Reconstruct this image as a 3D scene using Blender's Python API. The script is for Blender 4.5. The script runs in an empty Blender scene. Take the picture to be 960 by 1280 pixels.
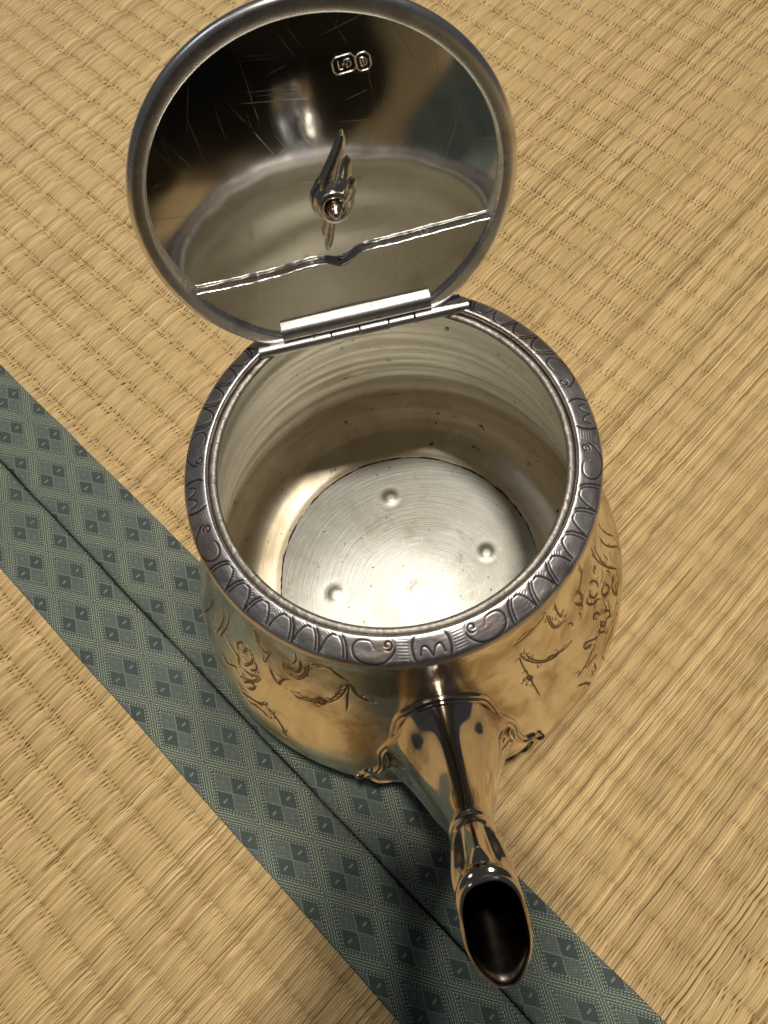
import bpy, math, random
import numpy as np

# ------------------------------------------------------------------ camera, world, lights, exposure
SC = bpy.context.scene
COL = SC.collection
K = 0.001                                     # everything below is written in millimetres

cam_d = bpy.data.cameras.new('camera')
cam = bpy.data.objects.new('camera', cam_d); COL.objects.link(cam)
SC.camera = cam
cam_d.sensor_fit = 'VERTICAL'; cam_d.sensor_height = 24.0; cam_d.sensor_width = 18.0
cam_d.lens = 24.0 * 998.06 / 1280.0
cam_d.clip_start = 0.005; cam_d.clip_end = 50
PITCH, ROLL = math.radians(66.842), math.radians(12.0957)
_fw = np.array([0, math.cos(PITCH), -math.sin(PITCH)]); _rt = np.array([1.0, 0, 0]); _dn = np.cross(_fw, _rt)
_r = math.cos(ROLL) * _rt + math.sin(ROLL) * _dn; _d = -math.sin(ROLL) * _rt + math.cos(ROLL) * _dn
from mathutils import Matrix, Vector
_m = Matrix(((_r[0], -_d[0], -_fw[0], -4.522 * K), (_r[1], -_d[1], -_fw[1], -98.701 * K),
             (_r[2], -_d[2], -_fw[2], 307.222 * K), (0, 0, 0, 1)))
cam.matrix_world = _m
cam_d.dof.use_dof = True; cam_d.dof.focus_distance = 0.27; cam_d.dof.aperture_fstop = 30.0

world = bpy.data.worlds.new('World'); SC.world = world; world.use_nodes = True
bg = world.node_tree.nodes['Background']
bg.inputs['Color'].default_value = (0.86, 0.92, 1.0, 1); bg.inputs['Strength'].default_value = 0.048

def area_lamp(name, loc, target, power, size, color):
    d = bpy.data.lights.new(name, 'AREA'); d.shape = 'DISK'; d.size = size; d.energy = power; d.color = color
    o = bpy.data.objects.new(name, d); COL.objects.link(o)
    o.location = loc
    o.rotation_euler = (Vector(target) - Vector(loc)).to_track_quat('-Z', 'Y').to_euler()
    return o
area_lamp('ceiling_lamp', (0.14, -0.08, 1.75), (0, 0, 0), 23.5, 0.16, (1.0, 0.93, 0.83))
area_lamp('side_lamp', (-0.85, 0.25, 1.40), (0, 0, 0.05), 1.3, 0.50, (0.85, 0.93, 1.0))
area_lamp('back_lamp', (0.46, 0.44, 1.65), (0, 0, 0), 9.5, 0.22, (1.0, 0.96, 0.90))

SC.view_settings.view_transform = 'Standard'; SC.view_settings.look = 'None'
SC.view_settings.exposure = 0.0; SC.view_settings.gamma = 1.0; SC.view_settings.use_curve_mapping = False
try:
    SC.cycles.max_bounces = 10; SC.cycles.glossy_bounces = 8; SC.cycles.diffuse_bounces = 5
    SC.cycles.sample_clamp_indirect = 10.0; SC.cycles.blur_glossy = 0.3
    SC.cycles.use_denoising = True
except Exception:
    pass
rng = np.random.default_rng(7); random.seed(7)
PI = math.pi

# ------------------------------------------------------------------ mesh helpers (numpy, mm)
def mesh_obj(name, V, F, mat, parent=None, smooth=True, attrs=None, uv=None, kind=None, sharp=None):
    me = bpy.data.meshes.new(name)
    V = np.asarray(V, float) * K
    if isinstance(F, np.ndarray):
        n, k = F.shape
        me.vertices.add(len(V)); me.vertices.foreach_set('co', V.astype(np.float32).ravel())
        me.loops.add(n * k); me.loops.foreach_set('vertex_index', F.astype(np.int32).ravel())
        me.polygons.add(n); me.polygons.foreach_set('loop_start', np.arange(0, n * k, k, dtype=np.int32))
        try: me.polygons.foreach_set('loop_total', np.full(n, k, dtype=np.int32))
        except Exception: pass
        me.update(calc_edges=True)
    else:
        me.from_pydata([tuple(v) for v in V], [], F)
    me.validate()
    me.polygons.foreach_set('use_smooth', np.full(len(me.polygons), bool(smooth)))
    if attrs:
        for an, av in attrs.items():
            av = np.asarray(av, np.float32)
            if av.ndim == 1:
                a = me.attributes.new(an, 'FLOAT', 'POINT'); a.data.foreach_set('value', av)
            else:
                a = me.attributes.new(an, 'FLOAT_VECTOR', 'POINT'); a.data.foreach_set('vector', av.ravel())
    if sharp is not None:
        try: me.set_sharp_from_angle(angle=math.radians(sharp))
        except Exception: pass
    if mat is not None: me.materials.append(mat)
    o = bpy.data.objects.new(name, me); COL.objects.link(o)
    if parent is not None: o.parent = parent
    if kind: o['kind'] = kind
    return o

def grid_faces(nu, nv, cu=False, cv=False, flip=False):
    iu = np.arange(nu if cu else nu - 1); iv = np.arange(nv if cv else nv - 1)
    a, b = np.meshgrid(iu, iv, indexing='ij'); a = a.ravel(); b = b.ravel()
    a2 = (a + 1) % nu; b2 = (b + 1) % nv
    F = np.stack([a * nv + b, a2 * nv + b, a2 * nv + b2, a * nv + b2], 1)
    return F[:, ::-1].copy() if flip else F

def spline(P, n):
    """Catmull-Rom through control points, n samples spaced evenly along the length."""
    P = np.asarray(P, float)
    if len(P) == 2:
        t = np.linspace(0, 1, n)[:, None]; return P[0] * (1 - t) + P[1] * t
    Q = np.vstack([2 * P[0] - P[1], P, 2 * P[-1] - P[-2]]); out = []
    for i in range(1, len(Q) - 2):
        t = np.linspace(0, 1, 24, endpoint=False)[:, None]; a, b, c, d = Q[i - 1:i + 3]
        out.append(.5 * ((2 * b) + (c - a) * t + (2 * a - 5 * b + 4 * c - d) * t ** 2 + (3 * b - a - 3 * c + d) * t ** 3))
    out.append(P[-1:]); D = np.vstack(out)
    s = np.r_[0, np.cumsum(np.linalg.norm(np.diff(D, axis=0), axis=1))]
    u = np.linspace(0, s[-1], n)
    return np.stack([np.interp(u, s, D[:, k]) for k in range(D.shape[1])], 1)

def lathe(profile, n=192, a0=0, a1=None):
    P = np.asarray(profile, float); full = a1 is None
    th = np.linspace(0, 2 * PI, n, endpoint=False) if full else np.linspace(a0, a1, n)
    V = np.stack([P[None, :, 0] * np.cos(th)[:, None], P[None, :, 0] * np.sin(th)[:, None],
                  np.repeat(P[None, :, 1], n, 0)], 2).reshape(-1, 3)
    return V, grid_faces(n, len(P), cu=full)

def tube(path, rad, sides=10, closed=False, flat=None):
    P = np.asarray(path, float); n = len(P); rad = np.broadcast_to(np.asarray(rad, float), (n,))
    T = np.roll(P, -1, 0) - np.roll(P, 1, 0) if closed else np.gradient(P, axis=0)
    T /= np.linalg.norm(T, axis=1)[:, None] + 1e-12
    up = np.array([0, 0, 1.0]) if abs(T[0, 2]) < .9 else np.array([1.0, 0, 0])
    N = np.zeros_like(P); nrm = np.cross(T[0], up); nrm /= np.linalg.norm(nrm); N[0] = nrm
    for i in range(1, n):
        v = N[i - 1] - T[i] * (N[i - 1] @ T[i]); N[i] = v / (np.linalg.norm(v) + 1e-12)
    B = np.cross(T, N); ph = np.linspace(0, 2 * PI, sides, endpoint=False)
    V = P[:, None] + rad[:, None, None] * (np.cos(ph)[None, :, None] * N[:, None] + np.sin(ph)[None, :, None] * B[:, None])
    F = grid_faces(n, sides, cu=closed, cv=True).tolist(); V = V.reshape(-1, 3)
    if not closed:
        F.append(list(range(sides))); F.append(list(range((n - 1) * sides, n * sides))[::-1])
    return V, F

def join(*VF):
    V = []; F = []; o = 0
    for v, f in VF:
        V.append(np.asarray(v, float)); F += [[i + o for i in q] for q in (f.tolist() if isinstance(f, np.ndarray) else f)]; o += len(v)
    return np.vstack(V), F

def vnoise(x, y, seed=0):
    """smooth 2-d value noise, about -1..1"""
    r = np.random.default_rng(seed); T = r.uniform(-1, 1, (64, 64))
    xi = np.floor(x).astype(int); yi = np.floor(y).astype(int); fx = x - xi; fy = y - yi
    fx = fx * fx * (3 - 2 * fx); fy = fy * fy * (3 - 2 * fy)
    g = lambda a, b: T[a % 64, b % 64]
    return (g(xi, yi) * (1 - fx) + g(xi + 1, yi) * fx) * (1 - fy) + (g(xi, yi + 1) * (1 - fx) + g(xi + 1, yi + 1) * fx) * fy

# ------------------------------------------------------------------ material helpers
class NT:
    def __init__(s, name):
        s.m = bpy.data.materials.new(name); s.m.use_nodes = True; s.t = s.m.node_tree; s.t.nodes.clear()
        s.out = s.n('ShaderNodeOutputMaterial'); s.b = s.n('ShaderNodeBsdfPrincipled')
        s.t.links.new(s.b.outputs[0], s.out.inputs['Surface'])
    def n(s, typ, **kw):
        nd = s.t.nodes.new(typ)
        for k, v in kw.items(): setattr(nd, k, v)
        return nd
    def put(s, sock, v):
        if hasattr(v, 'links') or isinstance(v, bpy.types.NodeSocket): s.t.links.new(v, sock)
        else:
            try: sock.default_value = v
            except Exception: sock.default_value = (*v, 1)
    def math(s, op, a, b=0.0, c=0.0, clamp=False):
        nd = s.n('ShaderNodeMath', operation=op, use_clamp=clamp)
        s.put(nd.inputs[0], a); s.put(nd.inputs[1], b); s.put(nd.inputs[2], c); return nd.outputs[0]
    def mix(s, f, a, b, blend='MIX'):
        nd = s.n('ShaderNodeMix', data_type='RGBA', blend_type=blend)
        s.put(nd.inputs[0], f); s.put(nd.inputs[6], a if not isinstance(a, tuple) else (*a, 1)); s.put(nd.inputs[7], b if not isinstance(b, tuple) else (*b, 1))
        return nd.outputs[2]
    def noise(s, vec, scale, detail=3, rough=.55, dist=0.0):
        nd = s.n('ShaderNodeTexNoise'); s.put(nd.inputs['Vector'], vec); nd.inputs['Scale'].default_value = scale
        nd.inputs['Detail'].default_value = detail; nd.inputs['Roughness'].default_value = rough; nd.inputs['Distortion'].default_value = dist
        return nd.outputs['Fac']
    def ramp(s, f, lo, hi, a=0.0, b=1.0):
        nd = s.n('ShaderNodeMapRange'); nd.interpolation_type = 'SMOOTHSTEP'
        s.put(nd.inputs[0], f)
        for i, v in enumerate((lo, hi, a, b)): nd.inputs[i + 1].default_value = v
        return nd.outputs[0]
    def obj(s): return s.n('ShaderNodeTexCoord').outputs['Object']
    def attr(s, name, vec=False):
        nd = s.n('ShaderNodeAttribute', attribute_name=name); return nd.outputs['Vector' if vec else 'Fac']
    def sep(s, v):
        nd = s.n('ShaderNodeSeparateXYZ'); s.put(nd.inputs[0], v); return nd.outputs
    def comb(s, x, y, z):
        nd = s.n('ShaderNodeCombineXYZ'); [s.put(nd.inputs[i], q) for i, q in enumerate((x, y, z))]; return nd.outputs[0]
    def scale(s, v, sc):
        nd = s.n('ShaderNodeMapping'); s.put(nd.inputs['Vector'], v); nd.inputs['Scale'].default_value = sc; return nd.outputs[0]
    def bump(s, h, strength, dist):
        nd = s.n('ShaderNodeBump'); nd.inputs['Strength'].default_value = strength; nd.inputs['Distance'].default_value = dist
        s.put(nd.inputs['Height'], h); return nd.outputs[0]
    def set(s, **kw):
        for k, v in kw.items(): s.put(s.b.inputs[k.replace('_', ' ')], v if not isinstance(v, tuple) else (*v, 1))
        return s.m

def scratch_field(w, vec, n=3, seed=0.0, freq=260.0):
    """thin random scratch lines: narrow crests of strongly stretched noise, in several directions"""
    tot = None
    for i in range(n):
        mp = w.n('ShaderNodeMapping'); w.put(mp.inputs['Vector'], vec)
        mp.inputs['Rotation'].default_value = (0, 0, 0.35 + i * 1.37 + seed); mp.inputs['Location'].default_value = (seed + i, i * .37, 0)
        sc = w.n('ShaderNodeMapping'); w.put(sc.inputs['Vector'], mp.outputs[0]); sc.inputs['Scale'].default_value = (freq * 9, freq * .085, 1)
        f = w.noise(sc.outputs[0], 1.0, 1.0, .5)
        line = w.ramp(f, .69, .77)
        gate = w.ramp(w.noise(mp.outputs[0], 60 + 17 * i, 2), .42, .58)
        l = w.math('MULTIPLY', line, gate)
        tot = l if tot is None else w.math('MAXIMUM', tot, l)
    return tot

# ------------------------------------------------------------------ materials of the floor
def mat_rush():
    w = NT('rush_straw'); g = w.sep(w.attr('stalk', True))       # x: random per stalk, y: second random, z: across the stalk
    p = w.obj()
    c = w.mix(g[0], (0.27, 0.175, 0.066), (0.68, 0.495, 0.245))
    c = w.mix(w.ramp(g[1], .72, 1.0, 0, .65), c, (0.57, 0.43, 0.185))
    c = w.mix(w.ramp(g[1], 0.0, .12, .6, 0), c, (0.33, 0.20, 0.08))
    big = w.noise(p, 9.0, 3); c = w.mix(w.ramp(big, .38, .62, 0, .22), c, (0.54, 0.37, 0.18))
    fine = w.noise(p, 900.0, 2); c = w.mix(w.ramp(fine, .55, .8, 0, .22), c, (0.30, 0.19, 0.075))
    return w.set(Base_Color=c, Roughness=.50, Specular_IOR_Level=.38, Normal=w.bump(fine, .25, .0002))

def mat_mat_far():
    w = NT('woven_straw_far'); p = w.obj(); s = w.sep(p)
    az = math.radians(124.98)
    v = w.math('ADD', w.math('MULTIPLY', s[0], -math.sin(az)), w.math('MULTIPLY', s[1], math.cos(az)))
    u = w.math('ADD', w.math('MULTIPLY', s[0], math.cos(az)), w.math('MULTIPLY', s[1], math.sin(az)))
    rib = w.math('ABSOLUTE', w.math('SINE', w.math('MULTIPLY', w.math('ADD', v, .1589), PI / .01474)))
    st = w.noise(w.comb(w.math('MULTIPLY', u, 900.0), w.math('MULTIPLY', v, 12.0), 0), 1.0, 2)
    c = w.mix(st, (0.26, 0.17, 0.068), (0.58, 0.42, 0.205))
    c = w.mix(w.ramp(rib, 0, .35, .4, 0), c, (0.22, 0.14, 0.055))
    return w.set(Base_Color=c, Roughness=.6, Normal=w.bump(w.math('ADD', rib, st), .5, .0006))

def mat_cloth():
    """woven border: a lattice of diamonds, each split into four by a cross; thread-scale weave in relief"""
    w = NT('border_brocade'); s = w.sep(w.attr('uvmm', True)); u, v, off = s[0], s[1], s[2]
    # off = which cloth (0 / 1): each is woven with its own phase
    u0 = w.math('ADD', 85.6, w.math('MULTIPLY', off, -27.6 + 32.6)); v0 = w.math('ADD', 71.0, w.math('MULTIPLY', off, 33.1))
    wob = w.noise(w.comb(w.math('MULTIPLY', u, .05), w.math('MULTIPLY', v, .05), 0), 1, 1)
    pq = w.math('DIVIDE', w.math('SUBTRACT', u, u0), 32.6)
    qq = w.math('DIVIDE', w.math('ADD', w.math('SUBTRACT', v, v0), w.math('MULTIPLY', wob, .5)), 19.5)
    a = w.math('ADD', pq, qq); b = w.math('SUBTRACT', pq, qq)
    fr = lambda x: w.math('SUBTRACT', w.math('FRACT', w.math('ADD', x, .5)), .5)
    fa, fb = fr(a), fr(b); aa, ab = w.math('ABSOLUTE', fa), w.math('ABSOLUTE', fb); m = w.math('MAXIMUM', aa, ab)
    def band(x, c, hw, soft=.008):
        d = w.math('ABSOLUTE', w.math('SUBTRACT', x, c)); return w.ramp(d, hw, hw + soft, 1, 0)
    # stippling threads
    P = 0.62
    tu = w.math('SINE', w.math('MULTIPLY', u, 2 * PI / P)); tv = w.math('SINE', w.math('MULTIPLY', v, 2 * PI / P))
    dots = w.ramp(w.math('MULTIPLY', tu, tv), -.15, .55)
    hatch = w.ramp(w.math('SINE', w.math('MULTIPLY', w.math('ADD', u, w.math('MULTIPLY', v, .6)), 2 * PI / .95)), -.2, .6)
    dash = w.ramp(w.math('SINE', w.math('MULTIPLY', a if False else w.math('ADD', a, b), 2 * PI * 16)), -.35, .35)
    n1 = w.noise(w.comb(w.math('MULTIPLY', u, 1.5), w.math('MULTIPLY', v, 1.5), 0), 1, 2)
    blue = (0.036, 0.048, 0.044); green = (0.075, 0.100, 0.078); pale = (0.46, 0.50, 0.38); mid = (0.155, 0.180, 0.145)
    c = w.mix(w.math('MULTIPLY', dots, .65), blue, mid)
    # lattice bands between diamonds: green ground with two pale stippled lines
    edge = w.ramp(m, .410, .418); c = w.mix(edge, c, w.mix(w.math('MULTIPLY', hatch, .5), (0.045, 0.062, 0.050), green))
    core = w.ramp(m, .462, .474); c = w.mix(w.math('MULTIPLY', core, w.math('ADD', .25, w.math('MULTIPLY', hatch, .55))), c, (0.17, 0.20, 0.145))
    l1 = w.math('MULTIPLY', w.math('MAXIMUM', band(m, .420, .006), band(m, .468, .005)), w.math('ADD', .35, w.math('MULTIPLY', dash, .65))); c = w.mix(w.math('MULTIPLY', l1, 1.0), c, pale)
    l2 = w.math('MULTIPLY', band(m, .378, .007), w.math('SUBTRACT', 1.0, dash)); c = w.mix(w.math('MULTIPLY', l2, .75), c, pale)
    inner = w.ramp(m, .325, .333, 1, 0)
    blu = w.ramp(w.math('MULTIPLY', fa, fb), -.0008, .0008, 1, 0)
    c = w.mix(w.math('MULTIPLY', inner, w.math('MULTIPLY', blu, .24)), c, (0.022, 0.042, 0.060))
    spk = w.math('MULTIPLY', w.math('MULTIPLY', inner, w.math('SUBTRACT', 1.0, blu)), w.math('MULTIPLY', dots, .75)); c = w.mix(spk, c, (0.30, 0.34, 0.30))
    cross = w.math('MULTIPLY', w.math('MULTIPLY', w.ramp(w.math('MINIMUM', aa, ab), .008, .016, 1, 0), inner), dots); c = w.mix(w.math('MULTIPLY', cross, 1.0), c, pale)
    fl = w.math('MULTIPLY', band(m, .330, .007), dash); c = w.mix(w.math('MULTIPLY', fl, .7), c, pale)
    # short bright dash in each blue quarter, star in each grey quarter
    dv = w.math('ABSOLUTE', w.math('ADD', fa, fb)); dl = w.math('ABSOLUTE', w.math('SUBTRACT', w.math('ABSOLUTE', w.math('SUBTRACT', fa, fb)), .36))
    ds = w.math('MULTIPLY', w.math('MULTIPLY', w.ramp(dv, .016, .030, 1, 0), w.ramp(dl, .085, .10, 1, 0)), blu); c = w.mix(w.math('MULTIPLY', w.math('MULTIPLY', ds, w.math('ADD', .35, dots)), .55), c, (0.5, 0.55, 0.46))
    d1 = w.math('ABSOLUTE', w.math('SUBTRACT', aa, .18)); d2 = w.math('ABSOLUTE', w.math('SUBTRACT', ab, .18))
    st = w.math('MULTIPLY', w.math('MULTIPLY', w.ramp(w.math('ADD', d1, d2), .03, .05, 1, 0), w.math('SUBTRACT', 1.0, blu)), inner); c = w.mix(w.math('MULTIPLY', w.math('MULTIPLY', st, dots), .5), c, (0.5, 0.55, 0.46))
    n2 = w.noise(w.comb(w.math('MULTIPLY', u, .9), w.math('MULTIPLY', v, 4.5), 0), 1, 3)
    n3 = w.noise(w.comb(w.math('MULTIPLY', u, .03), w.math('MULTIPLY', v, .05), 2.), 1, 2)
    c = w.mix(w.ramp(n1, .35, .7, 0, .35), c, (0.05, 0.065, 0.06)); c = w.mix(w.ramp(n2, .45, .7, 0, .30), c, (0.12, 0.145, 0.12)); c = w.mix(w.ramp(n3, .4, .7, 0, .22), c, (0.09, 0.115, 0.10))
    h = w.math('ADD', w.math('MULTIPLY', w.math('MULTIPLY', tu, tv), .5), w.math('MULTIPLY', hatch, .4))
    return w.set(Base_Color=c, Roughness=.75, Specular_IOR_Level=.2, Sheen_Weight=.0, Normal=w.bump(h, .55, .00022))

def mat_plain(name, col, rough=.7, metal=0.0):
    w = NT(name); n = w.noise(w.obj(), 300, 3)
    c = w.mix(w.ramp(n, .3, .7, 0, .35), col, tuple(q * .6 for q in col))
    return w.set(Base_Color=c, Roughness=rough, Metallic=metal)

# ------------------------------------------------------------------ the floor: two tatami mats edge to edge
AZ = math.radians(124.98)
UD = np.array([math.cos(AZ), math.sin(AZ), 0]); VD = np.array([-math.sin(AZ), math.cos(AZ), 0])
def floor_pt(u, v, z):
    return np.asarray(u)[..., None] * UD + np.asarray(v)[..., None] * VD + np.asarray(z)[..., None] * np.array([0, 0, 1.0])
M_RUSH, M_FAR, M_CLOTH = mat_rush(), mat_mat_far(), mat_cloth()
PITCH_RIB = 14.74

def mat_slab(v0, v1):
    us = np.array([-700., 900.]); prof = [(v0, -40.), (v0, -2.8), (v1, -2.8), (v1, -40.)]
    V = np.array([floor_pt(np.array(u), np.array(a), np.array(b)) for u in us for a, b in prof])
    F = [[0, 1, 5, 4], [1, 2, 6, 5], [2, 3, 7, 6], [3, 0, 4, 7], [0, 3, 2, 1], [4, 5, 6, 7]]
    o = mesh_obj('tatami_mat', V, F, M_FAR, smooth=False, kind='structure'); return o

def rush_weave(v0, v1, phase, hull, parent, seed):
    """every stalk its own strip of real relief, dipping under the paired warps at each rib"""
    r = np.random.default_rng(seed)
    sp_ = np.array([-7.2, -4.6, -2.7, -1.9, -1.2, -.45, .45, 1.2, 1.9, 2.7, 4.6])
    k0 = int(math.floor((v0 - phase) / PITCH_RIB)) - 1; k1 = int(math.ceil((v1 - phase) / PITCH_RIB)) + 1
    vs = (phase + np.arange(k0, k1 + 1)[:, None] * PITCH_RIB + sp_[None]).ravel(); vs = np.r_[v0, vs[(vs > v0 + .2) & (vs < v1 - .2)], v1]; nv = len(vs)
    u_lo, u_hi = hull[0], hull[1]
    wid = np.clip(r.normal(.90, .14, 4000), .58, 1.35); uc = u_lo + np.cumsum(wid); k = uc < u_hi; uc = uc[k]; wid = wid[k]; n = len(uc)
    s = (vs - phase + PITCH_RIB / 2) % PITCH_RIB - PITCH_RIB / 2                      # distance from the groove
    cell = np.floor((vs - phase + PITCH_RIB / 2) / PITCH_RIB).astype(int)
    even = (np.arange(n) % 2 == 0)
    swap = r.random(n) < .12; even = even ^ swap
    dome = 1.35 * np.abs(np.cos(PI * s / PITCH_RIB - PI / 2)) ** .75
    dip_p = np.exp(-((s - 1.25) / .80) ** 2); dip_m = np.exp(-((s + 1.25) / .80) ** 2)
    dip = np.where(even[:, None], dip_p[None], dip_m[None])
    depth = r.uniform(.42, .9, n)[:, None]
    lift = np.where(even[:, None], dip_m[None], dip_p[None]) * .30
    ribvar = .12 * r.standard_normal((cell.max() - cell.min() + 3))
    zz = -1.35 + dome[None] * (1 + ribvar[cell - cell.min()][None] * .6) - depth * dip + lift + r.normal(0, .05, n)[:, None] + r.normal(0, .06, (n, cell.max() - cell.min() + 1))[:, cell - cell.min()]
    # local unevenness and sideways wander
    uu = np.broadcast_to(uc[:, None], (n, nv)); vv = np.broadcast_to(vs[None], (n, nv))
    zz = zz + .05 * vnoise(uu * .9, vv * .05, seed) + .10 * vnoise(uu * .045, vv * .045, seed + 5)
    lat = .12 * vnoise(uu * .10, vv * .08, seed + 1) + .06 * vnoise(uu * .9 + 7, vv * .12, seed + 2)
    lat = lat + .10 * np.sin(PI * s / PITCH_RIB * 2)[None] * (.5 + .5 * vnoise(uu * .03, vv * .03, seed + 3))
    lat = lat + r.normal(0, .035, (n, cell.max() - cell.min() + 1))[:, cell - cell.min()]
    w = wid[:, None] * (.525 - .10 * dip)
    cs = np.array([-1.0, -.52, .52, 1.0]); ch = np.array([-1.1, -.07, -.07, -1.1])
    U = (uu + lat)[..., None] + w[..., None] * cs; Z = zz[..., None] + wid[:, None, None] * .62 * ch
    V = floor_pt(U, np.broadcast_to(vv[..., None], U.shape), Z)                       # n, nv, 4, 3
    nc = 4
    i, j, c = np.meshgrid(np.arange(n), np.arange(nv - 1), np.arange(nc - 1), indexing='ij')
    # keep only what lies near the camera's field
    C = V[:, :-1, 2, :]; keep = np.ones(C.shape[:2], bool)
    for (x0, y0), (x1, y1) in hull[2]:
        keep &= ((C[..., 0] - x0) * (y1 - y0) - (C[..., 1] - y0) * (x1 - x0)) > 0
    kk = np.broadcast_to(keep[..., None], i.shape)
    i, j, c = i[kk], j[kk], c[kk]; base = (i * nv + j) * nc + c
    F = np.stack([base, base + 1, base + 1 + nc, base + nc], 1)
    used, inv = np.unique(F, return_inverse=True); F = inv.reshape(F.shape)
    A = np.empty((n, nv, nc, 3), np.float32)
    A[..., 0] = np.clip(.54 + .16 * r.standard_normal(n), 0, 1)[:, None, None]; A[..., 1] = r.random(n)[:, None, None]; A[..., 2] = cs
    cellv = r.normal(0, .13, (n, cell.max() - cell.min() + 2)); A[..., 0] = np.clip(A[..., 0] + cellv[:, cell - cell.min()][..., None], 0, 1)
    o = mesh_obj('rush_weave', V.reshape(-1, 3)[used], F, M_RUSH, parent, attrs={'stalk': A.reshape(-1, 3)[used]}, kind='stuff')
    return o

# ground seen by the camera, with a margin (a convex ring, clockwise)
corn = [(-270, 540), (360, 390), (165, -270), (-290, -215)]
EDG = [(corn[i], corn[(i + 1) % 4]) for i in range(4)]
mat_a = mat_slab(-820, 82.2); mat_a['label'] = 'straw tatami mat under the teapot, behind the seam'
mat_b = mat_slab(83.4, 820); mat_b['label'] = 'straw tatami mat at lower left, in front of the seam'
rush_weave(-460., 54.5, -158.9, (-340., 600., EDG), mat_a, 11)
rush_weave(111.2, 420., 149.3, (-340., 420., EDG), mat_b, 12)

def border(v_out, v_in, which, parent):
    """brocade edging: a folded strip, lying on the rushes at its outer edge and rolling over the mat's side at the seam"""
    sg = 1 if v_in > v_out else -1
    d = abs(v_in - v_out)
    prof = [(.0, -.9), (-.12, -.2), (.0, .35), (.45, .62), (1.2, .66), (4, .60), (9, .55), (15, .58), (21, .60), (26, .55), (28, .42), (d - 1.2, .12), (d - .5, -.45), (d - .1, -1.3), (d, -3), (d, -12)]
    prof = np.array(prof); us = np.linspace(-690, 890, 791)
    uu, kk = np.meshgrid(us, np.arange(len(prof)), indexing='ij')
    q = prof[kk, 0]; z = prof[kk, 1]
    z = z + .12 * vnoise(uu * .05, q * .12, 31 + which) * (prof[kk, 1] > .3)
    jit = .18 * vnoise(uu * .06, uu * 0, 41 + which)
    vv = v_out + sg * q + jit
    V = floor_pt(uu, vv, z).reshape(-1, 3)
    A = np.stack([uu, vv - jit, np.full_like(uu, which)], 2).reshape(-1, 3)
    return mesh_obj('border_strip', V, grid_faces(len(us), len(prof), flip=sg < 0), M_CLOTH, parent, attrs={'uvmm': A})
border(52.7, 82.72, 0, mat_a); border(112.9, 83.02, 1, mat_b)

# ------------------------------------------------------------------ silver
def mat_silver(name, base=(.86, .83, .77), rough=.14, rvar=.1, tarn=(.42, .31, .20), tamt=.3, tscale=45., scratch=.0, bump=.0, groove=False, gcol=(.10, .07, .045), spots=0., hue=None, tlo=.5, thi=.72, xz=False):
    w = NT(name); p = w.obj()
    n1 = w.noise(p, tscale, 5, .6, .4); n2 = w.noise(p, tscale * 5, 4, .6)
    c = w.mix(w.ramp(n1, tlo, thi, 0, tamt), base, tarn)
    if hue:
        n3 = w.noise(p, 38., 3, .5, .8); n4 = w.noise(p, 55., 3, .5)
        c = w.mix(w.ramp(n3, .45, .62, 0, .75), c, hue[0]); c = w.mix(w.ramp(n4, .52, .66, 0, .7), c, hue[1])
    r = w.math('ADD', rough - rvar * .5, w.math('MULTIPLY', w.math('ADD', w.math('MULTIPLY', n1, .6), w.math('MULTIPLY', n2, .4)), rvar * 2 if rvar else 0.))
    r = w.math('SUBTRACT', r, rvar * .5)
    h = w.math('MULTIPLY', n2, bump)
    if spots:
        vr = w.noise(p, 620., 2, .5); sp = w.math('MULTIPLY', w.ramp(vr, .66, .72), w.ramp(w.noise(p, 90., 2), .42, .6))
        c = w.mix(w.math('MULTIPLY', sp, spots), c, (.05, .035, .025)); r = w.math('ADD', r, w.math('MULTIPLY', sp, .3))
    if scratch:
        q = w.sep(p); sc = scratch_field(w, w.comb(q[0], q[2], 0) if xz else p, 5); r = w.math('ADD', r, w.math('MULTIPLY', sc, .13 * scratch)); h = w.math('ADD', h, w.math('MULTIPLY', sc, -.05 * scratch))
    if groove:
        g = w.attr('groove'); c = w.mix(w.math('MULTIPLY', w.ramp(g, .18, .65), .9), c, gcol); r = w.math('ADD', r, w.math('MULTIPLY', g, .25))
    w.set(Base_Color=c, Metallic=1.0, Roughness=r)
    if bump or scratch: w.set(Normal=w.bump(h, .5, .0001))
    return w.m

M_BODY = mat_silver('silver_body', (.84, .78, .66), .21, .16, (.40, .30, .18), .85, 46., bump=.9, scratch=.3, groove=True, gcol=(.085, .05, .025), tlo=.42, thi=.62)
M_RIM = mat_silver('silver_rim_tarnished', (.66, .62, .59), .38, .18, (.22, .19, .18), .85, 60., bump=.8, scratch=.5, groove=True, gcol=(.02, .017, .018), spots=.9, hue=((.42, .39, .44), (.46, .36, .28)))
M_BEAD = mat_silver('silver_bead_worn', (.36, .33, .29), .55, .2, (.17, .135, .10), .8, 160., bump=4.5, spots=.6)
M_LID = mat_silver('silver_lid_mirror', (.86, .86, .85), .062, .05, (.66, .60, .50), .35, 30., scratch=1.0, bump=.05, xz=True)
M_LIDRIM = mat_silver('silver_lid_edge', (.90, .89, .88), .27, .12, (.42, .38, .34), .6, 60., scratch=.4, bump=.4, xz=True)
M_PLATE = mat_silver('silver_brushed', (.74, .72, .67), .22, .12, (.46, .40, .31), .5, 60., scratch=1.0, bump=.6, xz=True)
M_HINGE = mat_silver('silver_hinge', (.40, .39, .38), .38, .14, (.4, .36, .32), .5, 90., scratch=.5, bump=1.0, spots=.7)
M_SPOUT = mat_silver('silver_spout', (.64, .57, .49), .08, .06, (.24, .165, .115), .75, 55., bump=.25, scratch=.3)
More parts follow.
